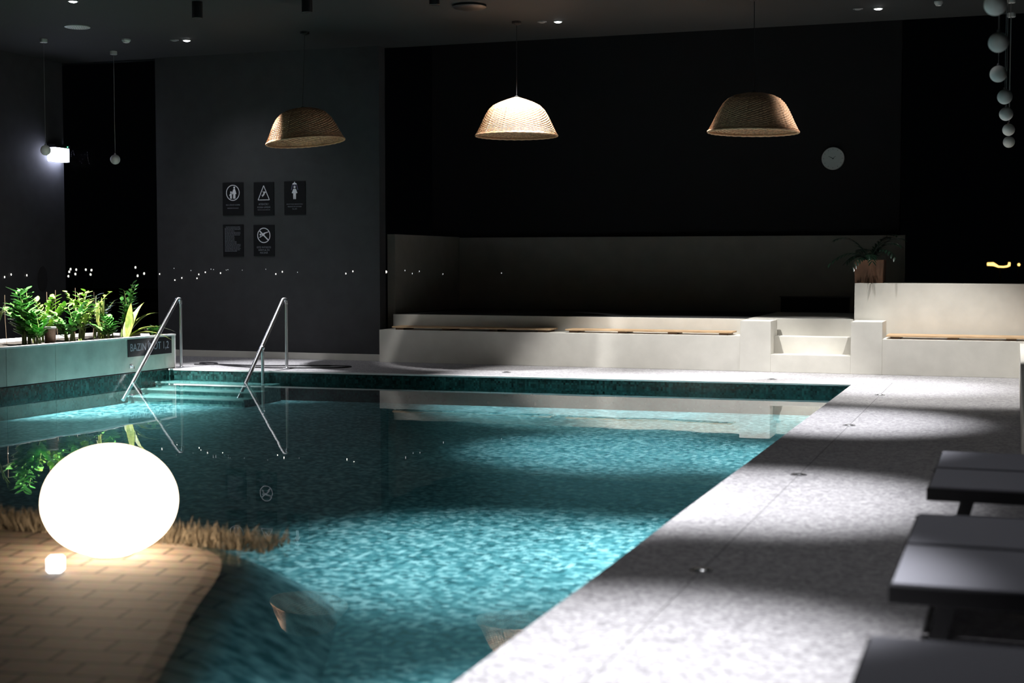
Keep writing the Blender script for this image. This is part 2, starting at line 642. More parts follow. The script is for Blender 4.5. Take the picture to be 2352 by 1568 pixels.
# dry grass strip behind the globe, also a reflection built solid
b = MB()
for i in range(2600):
    t = random.random()
    x = -5.9 + t * 2.3
    y = 6.62 + (x + 5.75) * -.04 + random.uniform(-.16, .16)
    h = random.uniform(.03, .12) * (1 - .35 * abs(2 * t - 1))
    a = random.uniform(0, 2 * PI)
    dx, dy = .006 * math.cos(a), .006 * math.sin(a)
    lx, ly = random.gauss(0, .03), random.gauss(0, .03)
    b.face([(x - dx, y - dy, -.095), (x + dx, y + dy, -.095), (x + lx + dx * .2, y + ly + dy * .2, -.09 + h)])
o = b.build('reflected_grass', M['straw'])
tag(o, 'low strip of reflected dry straw coloured grass behind the glowing globe', 'grass', kind='stuff')

# walls
struct(MB().box(-13.9, -13.7, -2, 18.25, 0, 4.6).build('wall_left', M['dark_wall']))
struct(MB().box(-12.06, -8.43, 18.25, 18.45, 0, 4.6).build('wall_back_left', M['dark_wall']))
struct(MB().box(-12.06, -8.36, 18.19, 18.25, 0, .09, .004).build('baseboard_back', M['white']))
struct(MB().box(-8.9, -1.6, 21.3, 21.5, 0, 6.2).build('wall_back', M['black_wall']))
struct(MB().box(2.6, 2.8, -2, 21.5, 0, 6.2).build('wall_right', M['black_wall']))
struct(MB().box(-13.9, 2.8, -3, 18.5, 4.4, 4.6).build('ceiling', M['ceiling']))
struct(MB().box(-13.9, 2.8, 18.5, 21.5, 6.0, 6.2).build('ceiling_back', M['black_wall']))
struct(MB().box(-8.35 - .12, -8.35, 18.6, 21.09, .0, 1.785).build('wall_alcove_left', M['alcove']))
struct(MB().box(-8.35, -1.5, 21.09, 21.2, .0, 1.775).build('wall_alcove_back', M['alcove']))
struct(MB().box(-1.945, 2.6, 18.65, 19.25, 0, 1.122, .008).build('wall_planter', M['white']))
wn = MB().box(-13.7, -12.06, 18.30, 18.312, 0.05, 4.4).build('window_1', M['pane'])
struct(wn)
MB().box(-13.7, -12.06, 18.27, 18.34, 0, .05).build('sill', M['black'], wn)
wn = MB().box(-1.6, 2.6, 21.36, 21.372, 0, 6.0).build('window_2', M['pane'])
struct(wn)
MB().box(-1.6, 2.6, 21.33, 21.4, -.05, 0.05).build('sill', M['black'], wn)

# ------------------------------------------------------------------ white built-in benches
t = thing('alcove_bench', (-5.8, 18.3, 0), 'long white built-in bench in the alcove, with a raised ledge behind its seat', 'bench')
MB().box(-8.35, -3.30, YB, 18.5, 0, .45, .005).build('seat_block', M['white'], t)
MB().box(-8.34, -3.30, 18.5, 21.075, 0, .650, .004).build('back_ledge', M['white'], t)
tag(MB().box(-8.335, -3.31, 18.56, 21.07, .650, .657).build('ledge_top', M['dark_surface'], t), 'dark top of the ledge')
t = thing('alcove_steps', (-2.4, 18.3, 0), 'white masonry steps up to the alcove between two square piers', 'steps')
MB().box(-3.30, -2.91, YB - .012, 18.55, 0, .645, .005).build('pier', M['white'], t)
MB().box(-1.92, -1.54, YB - .012, 18.62, 0, .652, .005).build('pier', M['white'], t)
MB().box(-2.91, -1.92, YB - .008, 18.32, 0, .224, .005).build('step', M['white'], t)
MB().box(-2.91, -1.92, 18.32, 18.62, 0, .44, .005).build('step', M['white'], t)
MB().box(-3.30, -1.95, 18.62, 21.075, 0, .655, .004).build('landing', M['white'], t)
t = thing('corner_bench', (-.7, 18.3, 0), 'short white built-in bench below the potted palm, right of the steps', 'bench')
MB().box(-1.54, 2.6, YB, 18.65, 0, .44, .005).build('seat_block', M['white'], t)
t = thing('side_bench', (1, 13, 0), 'low white bench block running along the right side of the deck', 'bench')
MB().box(.06, .62, 9.0, YB, 0, .42, .006).build('seat_block', M['white'], t)

def pallet(x0, x1, y0, y1, z, label):
    t = thing('slatted_seat', ((x0 + x1) / 2, (y0 + y1) / 2, z), label, 'bench seat', 'slatted seats on the white benches')
    n = 5
    for i in range(4):
        bx = x0 + .05 + i * (x1 - x0 - .22) / 3
        MB().box(bx, bx + .12, y0 + .012, y1, z, z + .028, .002).build('batten', M['batten'], t)
    wdt = (y1 - y0) / n
    for i in range(n):
        MB().box(x0, x1, y0 + i * wdt, y0 + (i + 1) * wdt - .012, z + .028, z + .048, .003).build('slat', M['slat'], t)
pallet(-8.18, -5.87, 18.10, 18.47, .45, 'shaded wooden slat seat on the left half of the alcove bench')
pallet(-5.66, -3.42, 18.12, 18.47, .45, 'brightly lit wooden slat seat on the right half of the alcove bench')
pallet(-1.50, .75, 18.12, 18.60, .44, 'wooden slat seat on the corner bench below the potted palm')

t = thing('low_panel', (-2.75, 21.04, .655), 'low matt black panel standing at the back of the alcove above the steps', 'panel')
MB().box(-3.25, -2.27, 21.02, 21.07, .656, .875, .004).build('panel_board', M['black_wall'], t)
MB().box(-3.27, -2.25, 21.01, 21.073, .875, .89).build('panel_rim', M['black'], t)

# ------------------------------------------------------------------ clock
t = thing('wall_clock', (-2.55, 21.29, 2.9), 'round pale wall clock on the black back wall', 'clock')
c = (-2.55, 21.28, 2.9)
MB().lathe(c[0], c[1], c[2], [(.155, -.012), (.165, -.005), (.165, .02), (.158, .028), (.15, .028)], 48, 'Y').build('clock_case', M['offwhite'], t, smooth=True)
MB().lathe(c[0], c[1], c[2], [(.152, .02), (.152, .0285)], 48, 'Y').build('dial', M['dial'], t)
for i in range(12):
    b = MB()
    a = i * PI / 6
    r0 = .125
    d = Vector((math.sin(a), 0, math.cos(a)))
    p = Vector((math.cos(a), 0, -math.sin(a))) * .003
    q = Vector(c) + Vector((0, -.0295, 0))
    b.face([q + d * r0 - p, q + d * r0 + p, q + d * .143 + p, q + d * .143 - p])
    b.build('hour_mark', M['cord'], t)
for nm, a, ln, wd in (('hour_hand', R(-62), .07, .005), ('minute_hand', R(50), .05, .004)):
    d = Vector((math.sin(a), 0, math.cos(a)))
    p = Vector((math.cos(a), 0, -math.sin(a))) * wd
    q = Vector(c) + Vector((0, -.031, 0))
    bb = MB()
    bb.face([q - d * .015 - p, q - d * .015 + p, q + d * ln + p * .5, q + d * ln - p * .5])
    bb.build(nm, M['black'], t)

# ------------------------------------------------------------------ signs
YS = 18.25
def circle_ring(b, cx, cz, r, wd, y0, y1, n=48, sx=1.0):
    for i in range(n):
        a0, a1 = 2 * PI * i / n, 2 * PI * (i + 1) / n
        p = []
        for rr, a in ((r, a0), (r, a1), (r - wd, a1), (r - wd, a0)):
            p.append((cx + rr * sx * math.cos(a), cz + rr * math.sin(a)))
        b.prism(p, y0, y1)
def disc(b, cx, cz, r, y0, y1, n=20):
    b.prism([(cx + r * math.cos(2 * PI * i / n), cz + r * math.sin(2 * PI * i / n)) for i in range(n)], y0, y1)
def bar(b, x0, z0, x1, z1, wd, y0, y1, w2=None):
    d = Vector((x1 - x0, z1 - z0)).normalized()
    p = Vector((-d.y, d.x))
    w2 = wd if w2 is None else w2
    b.prism([(x0 - p.x * wd / 2, z0 - p.y * wd / 2), (x1 - p.x * w2 / 2, z1 - p.y * w2 / 2), (x1 + p.x * w2 / 2, z1 + p.y * w2 / 2), (x0 + p.x * wd / 2, z0 + p.y * wd / 2)], y0, y1)
def text(s, name, size, loc, mat, parent, rot=(R(90), 0, 0), sx=1.0):
    c = bpy.data.curves.new(name, 'FONT')
    c.body = s
    c.size = size
    c.align_x = 'CENTER'
    c.align_y = 'CENTER'
    c.extrude = .0006
    c.materials.append(mat)
    tmp = bpy.data.objects.new(name, c)
    me = bpy.data.meshes.new_from_object(tmp)
    bpy.data.objects.remove(tmp)
    bpy.data.curves.remove(c)
    o = bpy.data.objects.new(name, me)
    col.objects.link(o)
    o.parent = parent
    o.location = Vector(loc) - origin(parent)
    o.rotation_euler = rot
    o.scale = (sx, 1, 1)
    return o
def sign(x0, x1, z0, z1, label):
    t = thing('notice_board', ((x0 + x1) / 2, YS, z0), label, 'sign', 'black notices on the dark wall')
    MB().box(x0, x1, YS - .012, YS, z0, z1, .003).build('board', M['black_gloss'], t)
    return t, (x0 + x1) / 2
YF = YS - .0125
Y2 = YS - .0145

# children must be accompanied
t, cx = sign(-10.935, -10.59, 2.07, 2.545, 'black notice with an adult and child inside a circle, top left of the wall notices')
b = MB(); cz = 2.395
circle_ring(b, cx, cz, .115, .011, YF, Y2, sx=.97)
b.build('warning_ring', M['ink'], t)
b = MB()
ax = cx + .024
disc(b, ax, cz + .075, .0155, YF, Y2)
b.prism([(ax - .012, cz + .056), (ax + .012, cz + .056), (ax + .034, cz - .015), (ax + .026, cz - .02), (ax + .018, cz - .016), (ax + .018, cz - .085), (ax + .002, cz - .085), (ax + .001, cz - .03), (ax - .001, cz - .03), (ax - .002, cz - .085), (ax - .018, cz - .085), (ax - .018, cz - .005), (ax - .044, cz - .035), (ax - .05, cz - .03), (ax - .02, cz + .04)], YF, Y2)
kx = cx - .032
disc(b, kx + .002, cz + .008, .0145, YF, Y2)
b.prism([(kx - .012, cz - .01), (kx + .014, cz - .01), (kx + .026, cz - .018), (kx + .026, cz - .026), (kx + .016, cz - .03), (kx + .016, cz - .085), (kx + .002, cz - .085), (kx, cz - .055), (kx - .002, cz - .085), (kx - .014, cz - .085), (kx - .014, cz - .04), (kx - .026, cz - .044), (kx - .026, cz - .034)], YF, Y2)
b.build('pictogram', M['ink'], t)
text('NU LĂSAȚI COPIII', 'lettering', .029, (cx, Y2, 2.218), M['ink_dim'], t)
text('NESUPRAVEGHEAȚI', 'lettering', .021, (cx, Y2, 2.172), M['ink_dim'], t)

# slippery floor
t, cx = sign(-10.42, -10.09, 2.065, 2.54, 'black notice with a falling figure inside a triangle, top middle of the wall notices')
b = MB(); z0, z1 = 2.285, 2.49; hw = .092
for p0, p1 in (((cx - hw, z0), (cx + hw, z0)), ((cx + hw, z0), (cx, z1)), ((cx, z1), (cx - hw, z0))):
    bar(b, *p0, *p1, .010, YF, Y2)
b.build('warning_triangle', M['ink'], t)
b = MB(); fx, fz = cx + .002, 2.357
disc(b, fx + .013, fz + .04, .011, YF, Y2)
bar(b, fx + .008, fz + .032, fx - .006, fz - .002, .022, YF, Y2)
bar(b, fx, fz + .026, fx - .016, fz + .052, .009, YF, Y2, .007)
bar(b, fx + .008, fz + .022, fx + .034, fz + .042, .009, YF, Y2, .007)
bar(b, fx - .004, fz, fx - .036, fz - .006, .012, YF, Y2, .008)
bar(b, fx - .004, fz, fx - .026, fz - .026, .012, YF, Y2, .008)
b.build('pictogram', M['ink'], t)
text('ATENȚIE !', 'lettering', .038, (cx, Y2, 2.222), M['ink_dim'], t)
text('PODEA UMEDĂ', 'lettering', .031, (cx, Y2, 2.178), M['ink_dim'], t)
text('PERICOL DE ALUNECARE', 'lettering', .018, (cx, Y2, 2.142), M['ink_dim'], t)

# shower first
t, cx = sign(-9.925, -9.585, 2.07, 2.545, 'black notice with a figure under a shower head, top right of the wall notices')
b = MB()
b.prism([(cx - .036, 2.497), (cx + .036, 2.497), (cx + .03, 2.512), (cx + .008, 2.524), (cx, 2.541), (cx - .008, 2.524), (cx - .03, 2.512)], YF, Y2)
b.build('shower_head', M['ink'], t)
b = MB()
bar(b, cx - .034, 2.492, cx - .052, 2.42, .013, YF, Y2)
bar(b, cx + .034, 2.492, cx + .052, 2.42, .013, YF, Y2)
b.prism([(cx - .024, 2.475), (cx + .024, 2.475), (cx + .018, 2.488), (cx - .018, 2.488)], YF, Y2)
b.build('water_jets', M['ink_blue'], t)
b = MB()
disc(b, cx, 2.461, .017, YF, Y2)
b.prism([(cx - .02, 2.436), (cx + .02, 2.436), (cx + .044, 2.378), (cx + .034, 2.372), (cx + .022, 2.378), (cx + .020, 2.29), (cx + .004, 2.29), (cx, 2.36), (cx - .004, 2.29), (cx - .020, 2.29), (cx - .022, 2.378), (cx - .034, 2.372), (cx - .044, 2.378)], YF, Y2)
b.build('pictogram', M['ink'], t)
text('FACEȚI DUȘ OBLIGATORIU', 'lettering', .021, (cx, Y2, 2.217), M['ink_dim'], t)
text('ÎNAINTE DE INTRARE', 'lettering', .023, (cx, Y2, 2.182), M['ink_dim'], t)
text('ÎN APĂ', 'lettering', .023, (cx, Y2, 2.148), M['ink_dim'], t)

# list of pool rules: unreadable small print
t, cx = sign(-10.935, -10.595, 1.47, 1.935, 'black notice filled with small unreadable print, bottom left of the wall notices')
b = MB()
rnd = random.Random(3)
for i in range(19):
    z = 1.90 - i * .0195
    x = cx - .14 + (.02 if i == 0 else 0)
    end = cx + (.12 if i < 3 else rnd.choice([.02, .06, .11, .12]))
    while x < end:
        wl = rnd.uniform(.012, .04)
        bar(b, x, z, min(x + wl, end), z, .0065, YF, Y2 + .0012)
        x += wl + .006
b.build('small_print', M['ink_dim'], t)

# no diving
t, cx = sign(-10.43, -10.09, 1.475, 1.925, 'black notice with a crossed-out diver, bottom right of the wall notices')
b = MB(); cz = 1.775
circle_ring(b, cx, cz, .11, .012, YF, Y2, sx=.97)
bar(b, cx - .078, cz + .075, cx + .078, cz - .075, .017, YF, Y2)
b.build('prohibition_ring', M['ink'], t)
b = MB()
disc(b, cx - .055, cz + .012, .014, YF - .0008, Y2 - .0008)
bar(b, cx - .03, cz + .0, cx + .012, cz + .028, .034, YF - .0008, Y2 - .0008, .024)
bar(b, cx + .008, cz + .03, cx + .082, cz + .052, .018, YF - .0008, Y2 - .0008, .008)
bar(b, cx - .034, cz - .008, cx - .072, cz - .032, .014, YF - .0008, Y2 - .0008, .01)
b.build('pictogram', M['ink'], t)
text('ESTE INTERZIS', 'lettering', .036, (cx, Y2, 1.602), M['ink_dim'], t)
text('SĂRITUL ÎN', 'lettering', .036, (cx, Y2, 1.562), M['ink_dim'], t)
text('PISCINĂ', 'lettering', .036, (cx, Y2, 1.522), M['ink_dim'], t)

# ------------------------------------------------------------------ planter with plants
XP = XL + .012
TURN = -math.atan(SKEW)
t = thing('planter_trough', (XP, 16.1, 0), 'long raised planter with grey-green tiled front along the left pool edge', 'planter')
for y0, y1 in ((9.2, 10.6), (10.605, 11.99), (11.995, 12.955), (12.96, 13.765), (13.77, 16.08)):
    MB().box(XP - .04, XP, y0, y1, .012, .432, .002).build('front_panel', M['panel'], t)
MB().box(XP - .06, XP + .012, 9.2, 16.1, .432, .452, .003).build('front_rim', M['metal_trim'], t)
MB().box(XP - .05, XP + .004, 16.08, 16.10, .0, .44).build('end_cap', M['metal_trim'], t)
MB().box(-11.60, -11.52, 9.2, 16.1, 0, .452, .003).build('back_rim', M['metal_trim'], t)
MB().box(-11.52, XP - .05, 16.04, 16.08, 0, .447, .003).build('end_wall', M['metal_trim'], t)
MB().box(-11.52, XP - .05, 9.2, 16.04, .0, .415).build('soil', M['soil'], t)
t.rotation_euler.z = TURN

t = thing('depth_sign', (XP, 16.1, .2), 'dark pool sign on the planter front behind the left handrail', 'sign')
MB().box(XP, XP + .008, 15.10, 16.01, .205, .422, .002).build('board', M['black_gloss'], t)
text('BAZIN ÎNOT', 'lettering', .135, (XP + .0085, 15.46, .315), M['ink_dim'], t, rot=(R(90), 0, R(90)), sx=.84)
text('1,2', 'lettering', .135, (XP + .0085, 15.88, .315), M['ink_dim'], t, rot=(R(90), 0, R(90)), sx=.84)
t.rotation_euler.z = TURN
t = thing('wall_tap', (XP, 16.1, .06), 'small chrome tap on the planter front below the dark pool sign', 'tap')
MB().box(XP, XP + .012, 15.13, 15.19, .06, .11, .004).build('tap_plate', M['chrome'], t)
MB().tube([(XP + .01, 15.16, .09), (XP + .045, 15.16, .09), (XP + .05, 15.16, .06)], .009, 8).build('spout', M['chrome'], t, smooth=True)
t.rotation_euler.z = TURN

def leaf(b, p, d, up, ln, wd, curl=.15, n=4):
    d = Vector(d).normalized()
    s = d.cross(Vector(up))
    if s.length < 1e-3:
        s = d.cross(Vector((1, 0, 0)))
    s.normalize()
    u = s.cross(d)
    L, C, Rr = [], [], []
    for i in range(n + 1):
        f = i / n
        wv = wd * .5 * math.sin(PI * min(1, f * .92 + .04)) ** .75
        c = p + d * (ln * f) - u * (curl * ln * f * f)
        C.append(c - u * wv * .25)
        L.append(c + s * wv)
        Rr.append(c - s * wv)
    b.grid([[L[i], C[i], Rr[i]] for i in range(n + 1)])

def zz_plant(x, y, h, nst, label, mat, seed, spread=.35, leafsize=.085):
    rnd = random.Random(seed)
    z = .412
    t = thing('foliage_plant', (x, y, z), label, 'plant', 'plants in the long planter')
    for k in range(nst):
        a = rnd.uniform(0, 2 * PI)
        hh = h * rnd.uniform(.6, 1.0) if k else h
        sp = spread * rnd.uniform(.3, 1.0) if k else spread * .35
        base = Vector((x + rnd.uniform(-.05, .05), y + rnd.uniform(-.06, .06), z - .005))
        path = []
        for i in range(9):
            f = i / 8
            path.append(base + Vector((math.cos(a) * sp * f ** 1.8 * .6, math.sin(a) * sp * f ** 1.8, hh * (f - .12 * f * f) / .88)))
        fr = MB().tube(path, [.011 - .008 * i / 8 for i in range(9)], 6).build('frond_stem', M['stem'], t, smooth=True)
        lb = MB()
        nl = rnd.randint(14, 18)
        for i in range(nl):
            f = .28 + .72 * i / (nl - 1)
            q = f * 8
            j = min(7, int(q))
            p = path[j].lerp(path[j + 1], q - j)
            td = (path[j + 1] - path[j]).normalized()
            side = td.cross(Vector((math.sin(a), -math.cos(a), .2))).normalized()
            side = td.cross(side).normalized() if i % 2 else -td.cross(side).normalized()
            dd = side * 1.0 + td * rnd.uniform(.5, .9) + Vector((rnd.uniform(-.3, .3), rnd.uniform(-.3, .3), rnd.uniform(-.1, .3)))
            leaf(lb, p, dd, (0, 0, 1), leafsize * 1.3 * rnd.uniform(.8, 1.25) * (1 - .3 * f), leafsize * .82 * rnd.uniform(.8, 1.2) * (1 - .25 * f), rnd.uniform(.05, .3))
        lb.build('leaflets', mat, fr, smooth=True)
    return t

def strap_plant(x, y, h, n, label, mat, seed, wd=.05, lean=.5, z=.412, group='plants in the long planter', droop=.35, dirs=None):
    rnd = random.Random(seed)
    t = thing('strap_leaf_plant', (x, y, z), label, 'plant', group)
    for k in range(n):
        a = rnd.uniform(0, 2 * PI) if dirs is None else dirs[k][0]
        ll = h * rnd.uniform(.7, 1.05) if dirs is None else dirs[k][1]
        out = lean * rnd.uniform(.4, 1.1) if dirs is None else dirs[k][2]
        base = Vector((x + rnd.uniform(-.03, .03), y + rnd.uniform(-.03, .03), z - .005))
        rows = []
        sd = Vector((-math.sin(a), math.cos(a), 0))
        for i in range(11):
            f = i / 10
            c = base + Vector((math.cos(a), math.sin(a), 0)) * (ll * out * (f ** 1.4)) + Vector((0, 0, ll * (f - droop * f ** 2.6 * out * 1.6)))
            wv = wd * .5 * (.35 + 1.3 * math.sin(PI * f ** .8)) * (1 - f) ** .25 if f < 1 else .001
            rows.append([c + sd * wv, c + Vector((math.cos(a), math.sin(a), 0)) * (wv * .4) - Vector((0, 0, wv * .3)), c - sd * wv])
        MB().grid(rows).build('blade', mat, t, smooth=True)
    return t

zz_plant(-10.95, 13.85, .66, 9, 'tall bright glossy-leaved plant left of the dark window strip', M['leaf_a'], 11, .45, .12)
zz_plant(-10.72, 13.75, .40, 6, 'low bushy glossy plant in front of the tallest left one, by the small spotlight', M['leaf_a'], 12, .4, .10)
zz_plant(-11.15, 14.45, .55, 6, 'lime-green leafy plant behind the small dark garden spotlight', M['leaf_b'], 13, .4, .10)
zz_plant(-10.80, 14.45, .46, 8, 'leafy plant leaning right, in front of the left end of the dark window strip', M['leaf_a'], 14, .5, .085)
zz_plant(-10.95, 14.9, .62, 8, 'light green arching plant at the middle of the planter', M['leaf_b'], 15, .5, .085)
zz_plant(-11.15, 15.45, .55, 7, 'dark green plant right of the middle of the planter', M['leaf_d'], 16, .4, .09)
zz_plant(-10.75, 15.15, .30, 6, 'short broad-leaved plant at the planter front, near its middle', M['leaf_a'], 17, .3, .09)
zz_plant(-11.00, 16.0 - .12, .70, 8, 'tallest feathery plant at the right end of the planter', M['leaf_a'], 18, .4, .075)
zz_plant(-10.62, 15.92, .14, 3, 'tiny plant with one pale leaf at the right end of the planter', M['leaf_a'], 19, .12, .07)
strap_plant(-10.7, 12.95, .62, 7, 'long-leaved olive plant at the left edge of the photo', M['leaf_c'], 21, .035, .35)
strap_plant(-10.75, 15.55, .62, 6, 'broad strap-leaved plant leaning right by the dark pool sign', M['leaf_c'], 22, .07, .5,
            dirs=[(R(75), .62, .45), (R(60), .58, .8), (R(95), .50, .55), (R(40), .42, 1.5), (R(20), .30, 1.9), (R(110), .55, .3)])
strap_plant(-10.95, 15.3, .60, 6, 'upright yellow-green strap-leaved plant in the middle of the planter', M['leaf_c'], 23, .05, .2)
strap_plant(-11.2, 14.25, .62, 4, 'thin upright yellow-green plant at the left end of the dark window strip', M['leaf_c'], 24, .03, .3)
for i, (y, h, lean) in enumerate([(14.72, .62, .01), (14.95, .64, -.02), (15.28, .66, .015), (15.42, .60, -.01), (15.66, .60, .02), (13.98, .60, -.01)]):
    b = MB().tube([(-11.35, y, .40), (-11.35 + lean, y + lean, .40 + h * .5), (-11.35, y + lean * 2, .40 + h)], .0035, 6)
    o = b.build('plant_cane', M['cane'], at=(-11.35, y, .40), smooth=True)
    tag(o, 'thin dry cane standing upright at the back of the planter', 'cane', 'canes among the planter plants')

t = thing('garden_spotlight', (-10.72, 13.97, .412), 'short dark cylinder spotlight with a bright top among the planter plants', 'lamp')
MB().lathe(-10.72, 13.97, .412, [(.045, 0), (.062, .02), (.068, .2), (.06, .205)], 24).build('housing', M['batten'], t, smooth=True)
MB().lathe(-10.72, 13.97, .412, [(.07, .195), (.072, .2), (.072, .215), (.05, .219)], 24).build('top_ring', M['metal_trim'], t, smooth=True)

# ------------------------------------------------------------------ handrails
def bend(pts, r, n=6):
    P = [Vector(p) for p in pts]
    out = [P[0]]
    for i in range(1, len(P) - 1):
        a = (P[i - 1] - P[i]).normalized(); c = (P[i + 1] - P[i]).normalized()
        rr = min(r, (P[i - 1] - P[i]).length * .45, (P[i + 1] - P[i]).length * .45)
        p0, p1 = P[i] + a * rr, P[i] + c * rr
        for k in range(n + 1):
            f = k / n
            out.append(p0 * (1 - f) ** 2 + P[i] * 2 * f * (1 - f) + p1 * f * f)
    out.append(P[-1])
    return out
for x, y0, yt, label, mid in ((-10.345, 16.17, 15.08, 'left chrome pool handrail, nearer the planter', False), (-8.98, 16.53, 15.48, 'right chrome pool handrail with an extra middle post', True)):
    t = thing('pool_handrail', (x, y0, 0), label, 'handrail', 'chrome pool handrails')
    sl = (.90 + .1) / (y0 - .02 - yt)
    ye = yt - .22
    MB().tube(bend([(x, y0, .84), (x, y0, .905), (x - .03, y0 - .03, .905), (x, yt, -.1), (x, ye, -.1 - sl * .22)], .03), .026, 12).build('top_rail', M['chrome'], t, smooth=True)
    MB().tube([(x, y0, .004), (x, y0, .86)], .020, 12).build('post', M['steel'], t, smooth=True)
    MB().lathe(x, y0, 0, [(.05, .0), (.05, .008), (.026, .014), (.02, .02)], 20).build('base_flange', M['chrome'], t, smooth=True)
    if mid:
        ym = 15.90
        zm = .90 - sl * (y0 - .02 - ym)
        MB().tube([(x + .0, ym, -.16), (x, ym, zm)], .020, 12).build('post', M['steel'], t, smooth=True)
        MB().ball((x, ym, zm), .03, 14, 8).build('joint_collar', M['chrome'], t, smooth=True)

# ------------------------------------------------------------------ hose on the far deck
pts = [(-10.47, 16.70), (-10.3, 16.72), (-10.05, 16.78)]
pts = [(-10.48, 16.70), (-10.30, 16.73), (-10.22, 16.80), (-10.30, 16.98), (-10.48, 17.02), (-10.52, 16.90), (-10.35, 16.78), (-10.05, 16.78), (-9.5, 16.76), (-9.1, 16.90), (-8.75, 17.05),
       (-8.42, 17.10), (-8.28, 17.00), (-8.36, 16.78), (-8.7, 16.62), (-9.1, 16.50), (-9.5, 16.50), (-9.9, 16.62), (-10.1, 16.74)]
o = MB().tube(smooth_path(pts, .0085), .0085, 8).build('hose', M['rubber'], at=(-9.4, 16.75, 0), smooth=True)
tag(o, 'thin black hose looped flat on the deck behind the handrails', 'hose')

# ------------------------------------------------------------------ floor drains
names = ['floor drain on the right deck joint, nearest the far pool corner', 'second floor drain on the right deck joint, counting from the far pool corner',
         'third floor drain on the right deck joint, counting from the far pool corner', 'glinting floor drain nearest the camera on the right deck',
         'floor drain in front of the left half of the alcove bench', 'floor drain in front of the alcove steps']
for (x, y), lb in zip([(-1.32, 15.30), (-1.32, 12.36), (-1.32, 9.37), (-1.32, 6.30), (-6.04, 16.86), (-2.71, 16.92)], names):
    t = thing('floor_drain', (x, y, 0), lb, 'drain', 'floor drains')
    MB().lathe(x, y, 0, [(.055, .0), (.055, .004), (.045, .007), (.04, .006)], 24).build('drain_ring', M['steel'], t, smooth=True)
    MB().lathe(x, y, 0, [(.036, .0045), (.03, .009), (.012, .012), (.003, .0125)], 20).build('drain_cap', M['chrome'], t, smooth=True)

# ------------------------------------------------------------------ globe lamp and small cube, window reflections built as solid things
GX, GY = -4.32, 6.08
t = thing('reflected_globe', (GX, GY, -.088), 'large glowing white globe lamp with flattened base, a reflection built solid on bricks', 'lamp')
prof = []
for i in range(45):
    a = -PI / 2 + PI * i / 44
    prof.append((max(.338 * math.cos(a) ** (.9 if a < 0 else 1.0), .002), .182 + (.268 if a < 0 else .292) * math.sin(a)))
MB().lathe(GX, GY, 0, prof, 64).build('reflected_globe_shade', M['globe'], t, smooth=True)
MB().lathe(GX, GY, -.0885, [(.10, 0), (.11, .002), (.11, .006), (.09, .008)], 32).build('lamp_base', M['offwhite'], t)
t = thing('reflected_cube', (-4.305, 5.62, -.088), 'small white glowing cube, a reflection built solid, lower left of the globe lamp', 'lamp')
bq = bmesh.new()
bmesh.ops.create_cube(bq, size=.075)
bmesh.ops.bevel(bq, geom=bq.edges[:], offset=.008, segments=2, affect='EDGES')
MB().add(bq, Matrix.Translation((-4.305, 5.62, -.0445)) @ Matrix.Rotation(R(25), 4, 'Z')).build('reflected_cube_shade', M['glow'], t)
MB().box(-4.33, -4.28, 5.595, 5.645, -.0885, -.082).build('cube_foot', M['offwhite'], t)

# ------------------------------------------------------------------ wicker pendants
def basket(name_label, x, y, zr, tilt, seed, peak):
    t = thing('wicker_pendant', (x, y, ZC), name_label, 'lamp', 'wicker pendant lamps')
    pr = [(.51, 0), (.50, .02), (.478, .06), (.45, .115), (.42, .18), (.385, .25), (.345, .315), (.29, .37), (.21, .41), (.12, .432 if not peak else .445), (.03, .44 if not peak else .475)]
    fine = []
    for i in range(len(pr) - 1):
        for k in range(5):
            f = k / 5
            fine.append((pr[i][0] * (1 - f) + pr[i + 1][0] * f, pr[i][1] * (1 - f) + pr[i + 1][1] * f))
    fine.append(pr[-1])
    rot = Matrix.Translation((x, y, zr)) @ Matrix.Rotation(tilt, 4, 'Y')
    N = 132
    rows = []
    for i, (r, z) in enumerate(fine):
        row = []
        for j in range(N):
            a = 2 * PI * j / N
            rr = r + (.0042 if (i + j // 2) % 2 else -.0042) * min(1, r / .2) + (.006 if j % 11 == 0 else 0) * min(1, r / .2)
            row.append(rot @ Vector((rr * math.cos(a), rr * math.sin(a), z)))
        rows.append(row)
    sh = MB().grid(rows, True).build('lamp_shade', M['wicker'], t)
    md = sh.modifiers.new('thickness', 'SOLIDIFY')
    md.thickness = .008
    rim = [rot @ Vector((.512 * math.cos(2 * PI * j / 64), .512 * math.sin(2 * PI * j / 64), .004 * (j % 2))) for j in range(64)]
    MB().tube(rim, .013, 8, closed=True).build('shade_rim', M['wicker_rim'], sh)
    top = rot @ Vector((0, 0, pr[-1][1]))
    MB().lathe(top.x, top.y, top.z, [(.028, -.05), (.03, -.02), (.03, .01), (.012, .03)], 16).build('lamp_holder', M['black'], t)
    MB().ball((top.x, top.y, top.z - .11), .045, 16, 10).build('bulb', M['frosted'], t, smooth=True)
    MB().tube([(x, y, ZC - .01), ((x + top.x) / 2, (y + top.y) / 2, (ZC + top.z) / 2), (top.x, top.y, top.z + .01)], .004, 6).build('cord', M['black'], t)
    MB().lathe(x, y, ZC, [(.06, 0), (.06, -.03), (.012, -.05)], 24).build('ceiling_rose', M['black'], t)
basket('dim tilted wicker pendant lamp, above the black notices', -8.84, 16.84, 2.965, R(-5.5), 1, False)
basket('bright wicker pendant lamp in the middle, lit strongly by an added unseen spot', -5.955, 17.0, 2.975, 0, 2, True)
basket('wicker pendant lamp lit only on its right side, nearest the clock', -2.86, 16.34, 2.872, R(1), 3, False)

